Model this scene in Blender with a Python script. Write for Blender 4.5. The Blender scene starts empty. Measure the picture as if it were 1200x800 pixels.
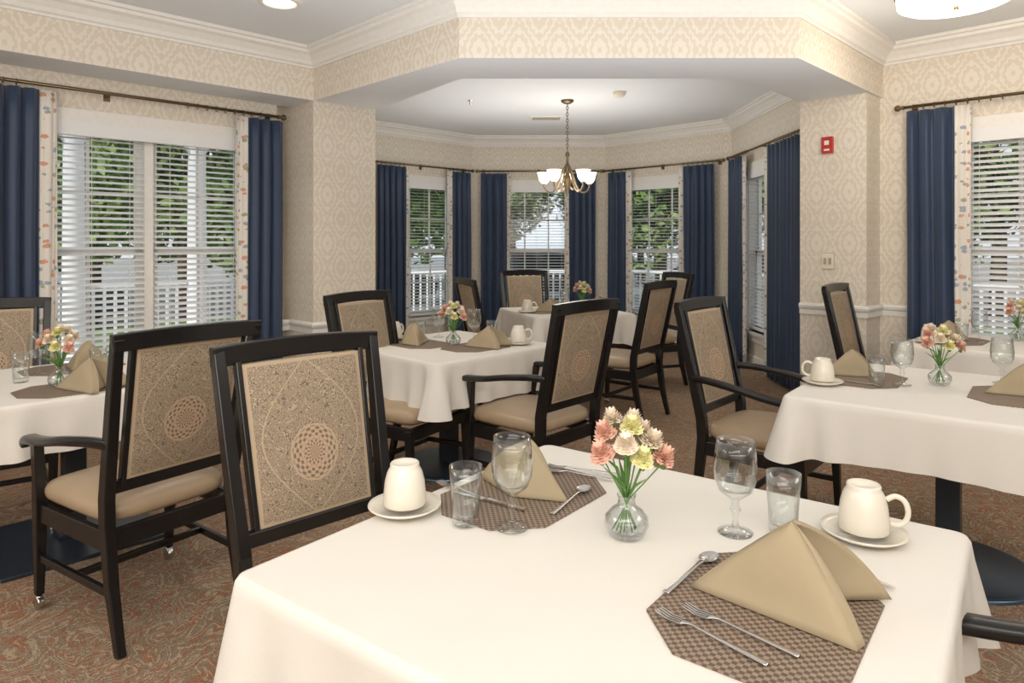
import bpy, math, random, bmesh
from mathutils import Vector, Matrix
random.seed(7)
S = bpy.context.scene
S.view_settings.view_transform = 'Standard'
PI = math.pi

# ------------------------------------------------------------ materials
class NT:
    def __init__(s, name):
        s.m = bpy.data.materials.new(name); s.m.use_nodes = True
        s.t = s.m.node_tree; s.b = s.t.nodes['Principled BSDF']; s.out = s.t.nodes['Material Output']
    def n(s, typ, **kw):
        nd = s.t.nodes.new(typ)
        for k, v in kw.items(): setattr(nd, k, v)
        return nd
    def l(s, a, b): s.t.links.new(a, b)
    def M(s, op, a, b=None, c=None):
        nd = s.n('ShaderNodeMath', operation=op)
        for i, v in enumerate((a, b, c)):
            if v is None: continue
            if isinstance(v, (int, float)): nd.inputs[i].default_value = v
            else: s.l(v, nd.inputs[i])
        return nd.outputs[0]
    def ss(s, v, lo, hi):
        nd = s.n('ShaderNodeMapRange', interpolation_type='SMOOTHSTEP')
        s.l(v, nd.inputs[0]); nd.inputs[1].default_value = lo; nd.inputs[2].default_value = hi
        return nd.outputs[0]
    def mix(s, f, a, b):
        nd = s.n('ShaderNodeMix', data_type='RGBA')
        if isinstance(f, (int, float)): nd.inputs[0].default_value = f
        else: s.l(f, nd.inputs[0])
        for i, v in ((6, a), (7, b)):
            if isinstance(v, (tuple, list)): nd.inputs[i].default_value = (*v[:3], 1)
            else: s.l(v, nd.inputs[i])
        return nd.outputs[2]
    def uv(s):
        tc = s.n('ShaderNodeTexCoord'); sp = s.n('ShaderNodeSeparateXYZ')
        s.l(tc.outputs['UV'], sp.inputs[0]); return tc.outputs['UV'], sp.outputs[0], sp.outputs[1]
    def noise(s, vec, scale, detail=2, rough=.5, dist=0):
        nd = s.n('ShaderNodeTexNoise'); nd.inputs['Scale'].default_value = scale
        nd.inputs['Detail'].default_value = detail; nd.inputs['Roughness'].default_value = rough
        nd.inputs['Distortion'].default_value = dist
        if vec is not None: s.l(vec, nd.inputs['Vector'])
        return nd.outputs[0]
    def objv(s):
        return s.n('ShaderNodeTexCoord').outputs['Object']
    def bump(s, h, strength=.3, dist=.002):
        nd = s.n('ShaderNodeBump'); nd.inputs['Strength'].default_value = strength
        nd.inputs['Distance'].default_value = dist; s.l(h, nd.inputs['Height']); s.l(nd.outputs[0], s.b.inputs['Normal'])
    def set(s, col=None, rough=.5, metal=0, **kw):
        if col is not None:
            if isinstance(col, (tuple, list)): s.b.inputs['Base Color'].default_value = (*col[:3], 1)
            else: s.l(col, s.b.inputs['Base Color'])
        s.b.inputs['Roughness'].default_value = rough; s.b.inputs['Metallic'].default_value = metal
        for k, v in kw.items(): s.b.inputs[k].default_value = v
        return s

def plain(name, col, rough=.5, metal=0, var=0.06, nscale=30, bump=0, **kw):
    a = NT(name); nz = a.noise(a.objv(), nscale, 3)
    c = a.mix(nz, tuple(x*(1-var) for x in col), tuple(min(1, x*(1+var)) for x in col))
    a.set(c, rough, metal, **kw)
    if bump: a.bump(nz, bump, .004)
    return a.m

def m_wallpaper():
    a = NT('wallpaper_damask'); uv, u, v = a.uv()
    cu = a.M('COSINE', a.M('MULTIPLY', u, 2*PI/.25)); cv = a.M('COSINE', a.M('MULTIPLY', v, 2*PI/.40))
    g = a.M('ADD', cu, cv)
    c2 = a.M('MULTIPLY', a.M('COSINE', a.M('MULTIPLY', u, 10*PI/.25)), a.M('COSINE', a.M('MULTIPLY', v, 12*PI/.40)))
    g2 = a.M('ADD', a.M('MULTIPLY', g, 6.4), a.M('MULTIPLY', c2, 1.3))
    mk = a.ss(a.M('SINE', g2), -.5, .6)
    nz = a.M('MULTIPLY', a.noise(uv, 60, 2), .4)
    c = a.mix(a.M('SUBTRACT', mk, nz), (.71, .635, .53), (.81, .755, .66))
    a.set(c, .75); return a.m

def m_fabric():
    a = NT('chair_fabric_medallion'); uv, u, v = a.uv()
    vv = a.M('ADD', v, .05)
    r = a.M('SQRT', a.M('ADD', a.M('MULTIPLY', u, u), a.M('MULTIPLY', vv, vv)))
    th = a.M('ARCTAN2', vv, u); au = a.M('ABSOLUTE', u)
    nz = a.noise(uv, 44, 1, .5, .8)
    maze = a.ss(a.M('SINE', a.M('MULTIPLY', nz, 80)), -.4, .4)
    nz2 = a.noise(uv, 70, 1, .5, .4)
    maze2 = a.ss(a.M('SINE', a.M('MULTIPLY', nz2, 55)), -.35, .45)
    lens = a.M('SUBTRACT', au, a.M('MULTIPLY', a.M('COSINE', a.M('MULTIPLY', v, PI/.46)), .165))
    mz = a.mix(a.M('LESS_THAN', lens, 0), maze2, maze)
    pet = a.M('MULTIPLY', a.M('SINE', a.M('MULTIPLY', r, 340)), a.M('COSINE', a.M('MULTIPLY', th, 14)))
    med = a.ss(pet, -.5, .2)
    inm = a.M('LESS_THAN', r, .08)
    msk = a.M('ADD', a.M('MULTIPLY', inm, med), a.M('MULTIPLY', a.M('SUBTRACT', 1, inm), mz))
    def band(x, c, w):
        return a.M('LESS_THAN', a.M('ABSOLUTE', a.M('SUBTRACT', x, c)), w)
    lines = a.M('MAXIMUM', a.M('MAXIMUM', band(r, .08, .003), band(r, .042, .0025)), band(lens, 0, .0025))
    msk = a.M('MAXIMUM', msk, lines)
    bu = a.M('GREATER_THAN', au, .185); bv = a.M('GREATER_THAN', a.M('ABSOLUTE', v), .221)
    msk = a.M('MAXIMUM', msk, a.M('MAXIMUM', bu, bv))
    medc = a.mix(a.ss(r, .02, .12), (.50, .34, .225), (.45, .345, .23))
    c = a.mix(msk, (.165, .13, .10), medc)
    a.set(c, .8); a.bump(a.noise(uv, 900, 1), .2, .001); return a.m

def m_carpet():
    a = NT('carpet_scroll'); o = a.objv()
    n1 = a.noise(o, 2.2, 2, .5, 1.8); n2 = a.noise(o, 4.0, 2, .5, 2.2); f = a.noise(o, 170, 2, .7)
    sw = a.ss(a.M('SINE', a.M('MULTIPLY', n1, 62)), .2, .6)
    sw2 = a.ss(a.M('SINE', a.M('MULTIPLY', n2, 66)), .45, .8)
    zone = a.ss(a.noise(o, 1.3, 2), .42, .58)
    c = a.mix(f, (.22, .145, .09), (.42, .30, .20))
    c = a.mix(a.M('MULTIPLY', zone, .4), c, (.24, .18, .115))
    c = a.mix(a.M('MULTIPLY', sw, .68), c, (.35, .125, .055))
    c = a.mix(a.M('MULTIPLY', sw2, .6), c, (.55, .44, .30))
    vo = a.n('ShaderNodeTexVoronoi'); vo.inputs['Scale'].default_value = 200; a.l(o, vo.inputs['Vector'])
    c = a.mix(a.M('MULTIPLY', a.ss(vo.outputs['Distance'], .4, .8), .6), c, (.10, .065, .04))
    a.set(c, .95); a.bump(f, .5, .004); return a.m

def m_floral():
    a = NT('floral_border_fabric'); uv, u, v = a.uv()
    vo = a.n('ShaderNodeTexVoronoi'); vo.inputs['Scale'].default_value = 22; vo.inputs['Randomness'].default_value = .8; a.l(uv, vo.inputs['Vector'])
    nz = a.noise(uv, 70, 2); d = a.M('ADD', vo.outputs['Distance'], a.M('MULTIPLY', nz, .4))
    sp = a.n('ShaderNodeSeparateXYZ'); a.l(vo.outputs['Color'], sp.inputs[0])
    fl = a.M('LESS_THAN', d, .55)
    fc = a.mix(a.M('GREATER_THAN', sp.outputs[0], .5), (.62, .25, .13), (.25, .32, .42))
    fc = a.mix(a.M('GREATER_THAN', sp.outputs[1], .7), fc, (.27, .32, .18))
    c = a.mix(a.M('MULTIPLY', fl, .8), (.78, .74, .68), fc)
    a.set(c, .85); return a.m

def m_mat():
    a = NT('woven_placemat'); uv, u, v = a.uv()
    su = a.M('SINE', a.M('MULTIPLY', u, 2*PI/.017)); sv = a.M('SINE', a.M('MULTIPLY', v, 2*PI/.017))
    w = a.ss(a.M('MULTIPLY', su, sv), -.25, .25)
    c = a.mix(w, (.12, .08, .055), (.30, .225, .165)); a.set(c, .6); a.bump(w, .5, .001); return a.m

def m_glass(name, tint=(.97, .99, .98), k=.75, base=.05, blend=.45):
    a = NT(name); a.t.nodes.remove(a.b)
    tr = a.n('ShaderNodeBsdfTransparent'); tr.inputs[0].default_value = (*tint, 1)
    gl = a.n('ShaderNodeBsdfGlossy'); gl.inputs['Roughness'].default_value = .03
    lw = a.n('ShaderNodeLayerWeight'); lw.inputs[0].default_value = blend
    f = a.M('ADD', a.M('MULTIPLY', a.M('POWER', lw.outputs['Facing'], 2.0), k), base)
    mx = a.n('ShaderNodeMixShader'); a.l(f, mx.inputs[0]); a.l(tr.outputs[0], mx.inputs[1]); a.l(gl.outputs[0], mx.inputs[2])
    a.l(mx.outputs[0], a.out.inputs[0]); return a.m

def m_emit(name, col, st, base=(.9, .88, .82)):
    a = NT(name); a.set(base, .4)
    a.b.inputs['Emission Color'].default_value = (*col, 1); a.b.inputs['Emission Strength'].default_value = st
    return a.m

def m_cloth():
    a = NT('tablecloth_linen'); o = a.objv()
    n = a.noise(o, 5, 3, .5); f = a.noise(o, 500, 1)
    c = a.mix(f, (.73, .69, .625), (.80, .76, .695)); a.set(c, .8)
    a.bump(a.M('ADD', n, a.M('MULTIPLY', f, .05)), .3, .018); return a.m

def m_curtain():
    a = NT('navy_curtain'); uv, u, v = a.uv(); f = a.noise(uv, 300, 2)
    c = a.mix(f, (.018, .036, .080), (.036, .064, .128)); a.set(c, .55); a.b.inputs['Sheen Weight'].default_value = .2; return a.m

def m_leaf():
    a = NT('tree_leaves'); g = a.n('ShaderNodeNewGeometry'); f = a.noise(g.outputs['Position'], 2.5, 3)
    c = a.mix(a.ss(f, .3, .7), (.05, .12, .03), (.30, .40, .12)); a.set(c, .6); return a.m

WP = m_wallpaper(); FAB = m_fabric(); CARP = m_carpet(); FLO = m_floral(); MATM = m_mat()
GLASS = m_glass('clear_glass', (.97, .985, .985), .85, .05, .5); WGLASS = m_glass('window_glass', (.97, .99, .99), .5, .03); CLOTH = m_cloth(); NAVY = m_curtain(); LEAF = m_leaf()
WHITE = plain('white_trim_paint', (.84, .82, .775), .45)
CEIL = plain('ceiling_paint', (.82, .845, .865), .9, var=.01)
BLACK = plain('espresso_wood', (.010, .009, .009), .26, var=.3)
SEAT = plain('seat_vinyl', (.40, .295, .19), .36, var=.1, nscale=8)
BRASS = plain('antique_brass', (.20, .15, .09), .35, .9)
STEEL = plain('polished_steel', (.62, .60, .58), .18, 1)
CHINA = plain('ivory_china', (.77, .715, .61), .18, var=.01)
NAPK = plain('napkin_khaki_cotton', (.375, .30, .19), .85, var=.07, nscale=14, bump=.35)
SLAT = plain('blind_slat', (.84, .84, .84), .5, var=.01)
BASEM = plain('pedestal_metal', (.035, .045, .06), .35, .3)
RIM = plain('pedestal_rim_steel', (.12, .19, .26), .3, .8)
RED = plain('alarm_red', (.5, .03, .02), .4)
STEM = plain('flower_stem', (.12, .26, .06), .5)
PEACH = plain('petal_peach', (.92, .52, .40), .7, var=.2, nscale=80)
YELLOW = plain('petal_yellow', (.92, .86, .45), .7, var=.12, nscale=80)
PALE = plain('petal_cream', (.94, .80, .64), .7, var=.1, nscale=80)
BARK = plain('bark', (.12, .08, .05), .9)
CONC = plain('concrete', (.40, .40, .39), .9)
ASPH = plain('parking_asphalt', (.25, .26, .26), .9, var=.1)
GRASS = plain('lawn', (.13, .22, .07), .95, var=.4, nscale=3)
SHADE = m_emit('frosted_shade', (1, .80, .55), 1.5)
DRUM = m_emit('drum_diffuser', (1, .93, .82), 3.0)
CAN = m_emit('recessed_bulb', (1, .82, .55), 5)
PLATE = plain('wall_plate', (.80, .74, .60), .4)
PLATE2 = plain('wall_plate_edge', (.42, .37, .29), .5)
PORCH = plain('porch_paint', (.80, .80, .80), .6)
CARP1 = plain('car_paint_dark', (.05, .07, .10), .2, .4); CARP2 = plain('car_paint_silver', (.55, .57, .6), .25, .5)
CARG = plain('car_glass', (.03, .04, .05), .1); TYRE = plain('tyre', (.02, .02, .02), .8)

# ------------------------------------------------------------ mesh builder
class MB:
    def __init__(s): s.v = []; s.f = []; s.m = []; s.s = []; s.u = []
    def add(s, vs, fs, mat=0, smooth=False, uvs=None):
        o = len(s.v); s.v += [tuple(x) for x in vs]
        for i, f in enumerate(fs):
            s.f.append([o+k for k in f]); s.m.append(mat); s.s.append(smooth)
            s.u.append(uvs[i] if uvs else None)
    def mesh(s, name, mats):
        me = bpy.data.meshes.new(name); me.from_pydata(s.v, [], s.f)
        for m in mats: me.materials.append(m)
        uvl = me.uv_layers.new(name='UVMap')
        for p in me.polygons:
            p.material_index = s.m[p.index]; p.use_smooth = s.s[p.index]
            u = s.u[p.index]
            if u:
                for k, li in enumerate(p.loop_indices): uvl.data[li].uv = u[k]
        bm = bmesh.new(); bm.from_mesh(me); bmesh.ops.recalc_face_normals(bm, faces=bm.faces); bm.to_mesh(me); bm.free()
        return me

def box(mb, x0, x1, y0, y1, z0, z1, mat=0):
    v = [(x, y, z) for z in (z0, z1) for y in (y0, y1) for x in (x0, x1)]
    mb.add(v, [(0, 1, 3, 2), (4, 5, 7, 6), (0, 1, 5, 4), (2, 3, 7, 6), (0, 2, 6, 4), (1, 3, 7, 5)], mat)

def spline(pts, k=5):
    P = [Vector(p) for p in pts]; out = []
    for i in range(len(P)-1):
        p0 = P[max(i-1, 0)]; p1 = P[i]; p2 = P[i+1]; p3 = P[min(i+2, len(P)-1)]
        for j in range(k):
            t = j/k
            out.append(.5*((2*p1)+(p2-p0)*t+(2*p0-5*p1+4*p2-p3)*t*t+(-p0+3*p1-3*p2+p3)*t**3))
    return out+[P[-1]]

def sweep(mb, pts, sizes, side, mat=0):
    pts = [Vector(p) for p in pts]; n = len(pts); side = Vector(side).normalized(); vs = []
    for i, p in enumerate(pts):
        t = (pts[min(i+1, n-1)] - pts[max(i-1, 0)]).normalized(); up = t.cross(side).normalized()
        sd = up.cross(t).normalized()
        w, h = sizes[i] if isinstance(sizes, list) else sizes
        vs += [p-sd*w/2-up*h/2, p+sd*w/2-up*h/2, p+sd*w/2+up*h/2, p-sd*w/2+up*h/2]
    fs = [(3, 2, 1, 0), tuple(4*(n-1)+k for k in range(4))]
    for i in range(n-1):
        for k in range(4):
            a, b = 4*i+k, 4*i+(k+1) % 4; fs.append((a, b, b+4, a+4))
    mb.add(vs, fs, mat)

def oval_sweep(mb, pts, sizes, side, mat=0, n=12, e=.6, k=4):
    P = spline(pts, k); Z = [Vector((a, b, 0)) for a, b in sizes]; Z = spline(Z, k); side = Vector(side).normalized(); vs = []; m = len(P)
    for i, p in enumerate(P):
        t = (P[min(i+1, m-1)]-P[max(i-1, 0)]).normalized(); up = t.cross(side).normalized(); sd = up.cross(t).normalized()
        for q in range(n):
            a = 2*PI*q/n; c, s = math.cos(a), math.sin(a)
            vs.append(p+sd*Z[i].x/2*math.copysign(abs(c)**e, c)+up*Z[i].y/2*math.copysign(abs(s)**e, s))
    fs = [tuple(range(n)), tuple((m-1)*n+q for q in range(n))]
    for i in range(m-1):
        for q in range(n):
            a = i*n+q; b = i*n+(q+1) % n; fs.append((a, b, b+n, a+n))
    mb.add(vs, fs, mat, True)

def tube(mb, pts, r, n=8, mat=0):
    pts = [Vector(p) for p in pts]; m = len(pts); vs = []; prev = None
    for i, p in enumerate(pts):
        t = (pts[min(i+1, m-1)] - pts[max(i-1, 0)]).normalized()
        if prev is None:
            a = Vector((0, 0, 1)) if abs(t.z) < .9 else Vector((1, 0, 0)); x = t.cross(a).normalized()
        else: x = (prev - t*prev.dot(t)).normalized()
        prev = x; y = t.cross(x); rr = r[i] if isinstance(r, (list, tuple)) else r
        for k in range(n):
            an = 2*PI*k/n; vs.append(p + x*math.cos(an)*rr + y*math.sin(an)*rr)
    fs = [tuple(range(n)), tuple((m-1)*n+k for k in range(n))]
    for i in range(m-1):
        for k in range(n):
            a = i*n+k; b = i*n+(k+1) % n; fs.append((a, b, b+n, a+n))
    mb.add(vs, fs, mat, True)

def lathe(mb, prof, n=32, mat=0, c=(0, 0, 0)):
    vs = []; idx = []
    for r, z in prof:
        if r < 1e-6: idx.append([len(vs)]*n); vs.append((c[0], c[1], c[2]+z))
        else:
            idx.append([len(vs)+k for k in range(n)])
            vs += [(c[0]+r*math.cos(2*PI*k/n), c[1]+r*math.sin(2*PI*k/n), c[2]+z) for k in range(n)]
    fs = []
    for i in range(len(prof)-1):
        for k in range(n):
            q = [idx[i][k], idx[i][(k+1) % n], idx[i+1][(k+1) % n], idx[i+1][k]]; o = []
            for x in q:
                if x not in o: o.append(x)
            if len(o) > 2: fs.append(tuple(o))
    mb.add(vs, fs, mat, True)

def grid(mb, fn, nu, nv, mat=0, smooth=True, uvf=None):
    vs = [fn(i/nu, j/nv) for j in range(nv+1) for i in range(nu+1)]; fs = []; us = []
    for j in range(nv):
        for i in range(nu):
            a = j*(nu+1)+i; fs.append((a, a+1, a+nu+2, a+nu+1))
            if uvf: us.append([uvf(i/nu, j/nv), uvf((i+1)/nu, j/nv), uvf((i+1)/nu, (j+1)/nv), uvf(i/nu, (j+1)/nv)])
    mb.add(vs, fs, mat, smooth, us if uvf else None)

def prism(mb, poly, z0, z1, mat=0):
    n = len(poly); vs = [(x, y, z0) for x, y in poly]+[(x, y, z1) for x, y in poly]; fs = []; us = []; L = 0
    for i in range(n):
        j = (i+1) % n; d = math.dist(poly[i], poly[j])
        fs.append((i, j, n+j, n+i)); us.append([(L, z0), (L+d, z0), (L+d, z1), (L, z1)]); L += d
    fs.append(tuple(range(n))); us.append([(x, y) for x, y in poly])
    fs.append(tuple(range(n, 2*n))); us.append([(x, y) for x, y in poly])
    mb.add(vs, fs, mat, False, us)

def inst(name, me, loc=(0, 0, 0), rz=0, parent=None, bevel=0, sc=1):
    o = bpy.data.objects.new(name, me); S.collection.objects.link(o)
    o.location = loc; o.rotation_euler = (0, 0, rz); o.scale = (sc, sc, sc)
    if parent: o.parent = parent
    if bevel:
        b = o.modifiers.new('bevel', 'BEVEL'); b.width = bevel; b.segments = 2; b.limit_method = 'ANGLE'; b.angle_limit = .7
    return o
def empty(name, loc=(0, 0, 0), rz=0):
    e = bpy.data.objects.new(name, None); S.collection.objects.link(e); e.location = loc; e.rotation_euler = (0, 0, rz); e.empty_display_size = .1
    return e

# ------------------------------------------------------------ room shell
CH = 2.95
class Wall:
    def __init__(s, p0, p1):
        s.p0 = Vector(p0); s.p1 = Vector(p1); s.L = (s.p1-s.p0).length; s.d = (s.p1-s.p0).normalized()
        s.n = Vector((-s.d.y, s.d.x))      # outward
    def P(s, t, n, z):
        q = s.p0+s.d*t+s.n*n; return (q.x, q.y, z)
def lb(mb, W, t0, t1, n0, n1, z0, z1, mat=0):
    c = [(t, n, z) for z in (z0, z1) for n in (n0, n1) for t in (t0, t1)]
    v = [W.P(*k) for k in c]
    fs = [(0, 1, 3, 2), (4, 5, 7, 6), (0, 1, 5, 4), (2, 3, 7, 6), (0, 2, 6, 4), (1, 3, 7, 5)]
    us = [[(c[i][0]+c[i][1], c[i][2]) for i in f] for f in fs]
    mb.add(v, fs, mat, False, us)
def make_wall(name, W, ops=()):
    mb = MB(); th = .16; cur = 0
    for t0, t1, z0, z1 in ops:
        lb(mb, W, cur, t0, 0, th, 0, CH); lb(mb, W, t0, t1, 0, th, 0, z0); lb(mb, W, t0, t1, 0, th, z1, CH); cur = t1
    lb(mb, W, cur, W.L, 0, th, 0, CH)
    inst(name, mb.mesh(name, [WP]))

pts = [(-7.5, .15), (-1.96, 5.69), (-1.96, 8.52), (-.58, 9.9), (1.36, 9.9), (2.74, 8.52), (2.74, 5.61), (8.0, .35), (8.0, -2.6), (-7.5, -2.6)]
names = ['wall_left', 'wall_bay_left', 'wall_bay_left_angle', 'wall_bay_back', 'wall_bay_right_angle', 'wall_bay_right', 'wall_right', 'wall_right_rear', 'wall_rear', 'wall_left_rear']
ZB, ZT = .50, 2.22
ops = {'wall_left': [(2.6, 4.2, ZB, ZT), (6.12, 7.6, ZB, ZT)], 'wall_bay_left_angle': [(.55, 1.62, ZB-.1, ZT)], 'wall_bay_back': [(.40, 1.48, ZB-.1, ZT)],
       'wall_bay_right_angle': [(.28, 1.42, ZB-.1, ZT)], 'wall_bay_right': [(.6, 1.65, ZB-.1, ZT)], 'wall_right': [(.80, 2.25, ZB, ZT), (4.0, 5.6, ZB, ZT)]}
WL = {}
for i, nm in enumerate(names):
    WL[nm] = Wall(pts[i], pts[(i+1) % len(pts)]); make_wall(nm, WL[nm], ops.get(nm, ()))

outer = [(-7.7, .2), (-2.1, 5.8), (-2.12, 8.6), (-.65, 10.05), (1.43, 10.05), (2.9, 8.6), (2.9, 5.7), (8.2, .4), (8.2, -2.8), (-7.7, -2.8)]
mb = MB(); prism(mb, outer, -.1, 0); inst('floor', mb.mesh('floor', [CARP]))
mb = MB(); prism(mb, outer, CH, CH+.12); inst('ceiling', mb.mesh('ceiling', [CEIL]))

def two_tone(poly, z0, z1, name):
    mb = MB(); n = len(poly); prism(mb, poly, z0, z1)
    mb.m[n] = 1
    inst(name, mb.mesh(name, [WP, CEIL]))
two_tone([(-7.5, .15), (-7.5, -.4), (-1.6, 5.5), (-1.875, 5.775)], 2.55, CH, 'wall_soffit_left')
two_tone([(-1.6, 5.5), (-.33, 4.24), (-.36, 4.77), (-1.18, 5.9), (-1.96, 6.68), (-2.0, 5.9)], 2.55, CH, 'wall_beam_left')
two_tone([(-.33, 4.24), (1.78, 4.24), (1.61, 4.77), (-.36, 4.77)], 2.55, CH, 'wall_beam_front')
two_tone([(1.78, 4.24), (2.94, 5.41), (2.80, 6.02), (2.35, 5.57), (1.61, 4.77)], 2.55, CH, 'wall_beam_right')
two_tone([(-1.6, 5.5), (-1.18, 5.9), (-1.96, 6.68), (-2.05, 5.95)], 0, 2.55, 'wall_pillar_left')
two_tone([(2.70, 5.20), (2.35, 5.57), (2.80, 6.02), (2.94, 5.44)], 0, 2.55, 'wall_pillar_right')

def molding(name, line, prof, closed=False, mat=None):
    P = [Vector(p) for p in line]; n = len(P); mb = MB(); vs = []
    for i in range(n):
        a = P[(i-1) % n] if (closed or i > 0) else None; b = P[(i+1) % n] if (closed or i < n-1) else None
        d1 = (P[i]-a).normalized() if a else None; d2 = (b-P[i]).normalized() if b else None
        if d1 is None: d1 = d2
        if d2 is None: d2 = d1
        n1 = Vector((d1.y, -d1.x)); n2 = Vector((d2.y, -d2.x)); m = (n1+n2).normalized(); m = m/max(.3, m.dot(n1))
        for d, z in prof: vs.append((P[i].x+m.x*d, P[i].y+m.y*d, z))
    k = len(prof); fs = []
    for i in range(n if closed else n-1):
        j = (i+1) % n
        for q in range(k-1): fs.append((i*k+q, j*k+q, j*k+q+1, i*k+q+1))
    mb.add(vs, fs); inst(name, mb.mesh(name, [mat or WHITE]))
crown = [(0, 2.80), (.014, 2.80), (.014, 2.815), (.03, 2.825), (.04, 2.85), (.07, 2.885), (.10, 2.90), (.105, 2.92), (.125, 2.925), (.125, 2.949)]
molding('trim_crown_main', [(-7.5, -.4), (-1.6, 5.5), (-.33, 4.24), (1.78, 4.24), (2.94, 5.41), (8.0, .35), (8, -2.6), (-7.5, -2.6)], crown, True)
molding('trim_crown_bay', [(-1.96, 6.68), (-1.96, 8.52), (-.58, 9.9), (1.36, 9.9), (2.74, 8.52), (2.74, 5.96), (2.35, 5.57), (1.61, 4.77), (-.36, 4.77), (-1.18, 5.9)], crown, True)
basep = [(0, .13), (.012, .125), (.018, .10), (.018, 0)]
molding('baseboard_left', [(-7.5, .15), (-1.875, 5.775), (-1.6, 5.5), (-1.18, 5.9), (-1.96, 6.68), (-1.96, 8.52), (-.58, 9.9), (1.36, 9.9), (2.74, 8.52), (2.74, 5.97), (2.35, 5.57), (2.70, 5.20), (2.93, 5.43), (8.0, .35)], basep)
def rail(z): return [(0, z-.05), (.012, z-.05), (.012, z-.01), (.022, z), (.028, z+.02), (.022, z+.035), (0, z+.04)]
molding('trim_chair_rail_left', [(-2.1, 5.55), (-1.875, 5.775), (-1.6, 5.5), (-1.18, 5.9)], rail(.72))
molding('trim_chair_rail_right', [(2.35, 5.57), (2.70, 5.20), (2.935, 5.425), (3.2, 5.15)], rail(.88))

# ------------------------------------------------------------ windows, blinds, curtains
wc = [0]
def window(W, t0, t1, z0, z1, double=False, vm=2, tilt=8):
    wc[0] += 1; mb = MB(); c = .075
    lb(mb, W, t0-c, t0+.005, -.022, .0, z0-.02, z1+c); lb(mb, W, t1-.005, t1+c, -.022, .0, z0-.02, z1+c)
    lb(mb, W, t0-c-.02, t1+c+.02, -.03, .0, z1-.005, z1+c+.02)
    lb(mb, W, t0-c-.02, t1+c+.02, -.05, .05, z0-.03, z0)
    lb(mb, W, t0-c, t1+c, -.018, 0, z0-.11, z0-.03)
    lb(mb, W, t0, t0+.02, 0, .15, z0, z1); lb(mb, W, t1-.02, t1, 0, .15, z0, z1); lb(mb, W, t0, t1, 0, .15, z1-.02, z1); lb(mb, W, t0, t1, .05, .15, z0, z0+.02)
    secs = [(t0+.02, t1-.02)]
    if double:
        md = (t0+t1)/2; lb(mb, W, md-.03, md+.03, .03, .14, z0, z1); secs = [(t0+.02, md-.03), (md+.03, t1-.02)]
    zm = (z0+z1)/2-.02
    for a, b in secs:
        for lo, hi, n0 in ((z0+.02, zm+.025, .08), (zm-.025, z1-.02, .10)):
            lb(mb, W, a, a+.045, n0, n0+.03, lo, hi); lb(mb, W, b-.045, b, n0, n0+.03, lo, hi)
            lb(mb, W, a, b, n0, n0+.03, lo, lo+.05); lb(mb, W, a, b, n0, n0+.03, hi-.05, hi)
            for k in range(1, vm+1):
                x = a+(b-a)*k/(vm+1); lb(mb, W, x-.010, x+.010, n0+.005, n0+.02, lo, hi)
            zz = (lo+hi)/2; lb(mb, W, a, b, n0+.005, n0+.02, zz-.010, zz+.010)
            v = [W.P(a, n0+.012, lo), W.P(b, n0+.012, lo), W.P(b, n0+.012, hi), W.P(a, n0+.012, hi)]
            mb.add(v, [(0, 1, 2, 3)], 1)
    e = empty('window_%d' % wc[0]); inst('frame', mb.mesh('window_frame', [WHITE, WGLASS]), parent=e)
    mb = MB(); ta = math.radians(tilt); hw = .0235
    lb(mb, W, t0+.005, t1-.005, -.035, -.025, z1-.085, z1+.01)
    for a, b in secs:
        a += .004; b -= .004
        lb(mb, W, a, b, .0, .055, z1-.075, z1-.02); z = z1-.10
        while z > z0+.05:
            dn, dz = hw*math.cos(ta), hw*math.sin(ta); cn = .028
            v = [W.P(a, cn-dn, z-dz), W.P(b, cn-dn, z-dz), W.P(b, cn+dn, z+dz), W.P(a, cn+dn, z+dz),
                 W.P(a, cn-dn, z-dz+.0025), W.P(b, cn-dn, z-dz+.0025), W.P(b, cn+dn, z+dz+.0025), W.P(a, cn+dn, z+dz+.0025)]
            mb.add(v, [(0, 1, 2, 3), (4, 5, 6, 7), (0, 1, 5, 4), (3, 2, 6, 7)]); z -= .042
        lb(mb, W, a, b, .005, .05, z0+.025, z0+.045)
        for fr in (.15, .5, .85):
            x = a+(b-a)*fr; lb(mb, W, x-.0015, x+.0015, .002, .004, z0+.03, z1-.07)
    inst('blind', mb.mesh('blind', [SLAT]), parent=e)

window(WL['wall_left'], 6.12, 7.6, ZB, ZT, True, 1, 20)
window(WL['wall_left'], 2.6, 4.2, ZB, ZT, True, 1)
window(WL['wall_bay_left_angle'], .55, 1.62, ZB-.1, ZT)
window(WL['wall_bay_back'], .40, 1.48, ZB-.1, ZT)
window(WL['wall_bay_right_angle'], .28, 1.42, ZB-.1, ZT)
window(WL['wall_bay_right'], .6, 1.65, ZB-.1, ZT)
window(WL['wall_right'], .80, 2.25, ZB, ZT, True, 1, tilt=30)
window(WL['wall_right'], 4.0, 5.6, ZB, ZT, True, 1)

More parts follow.
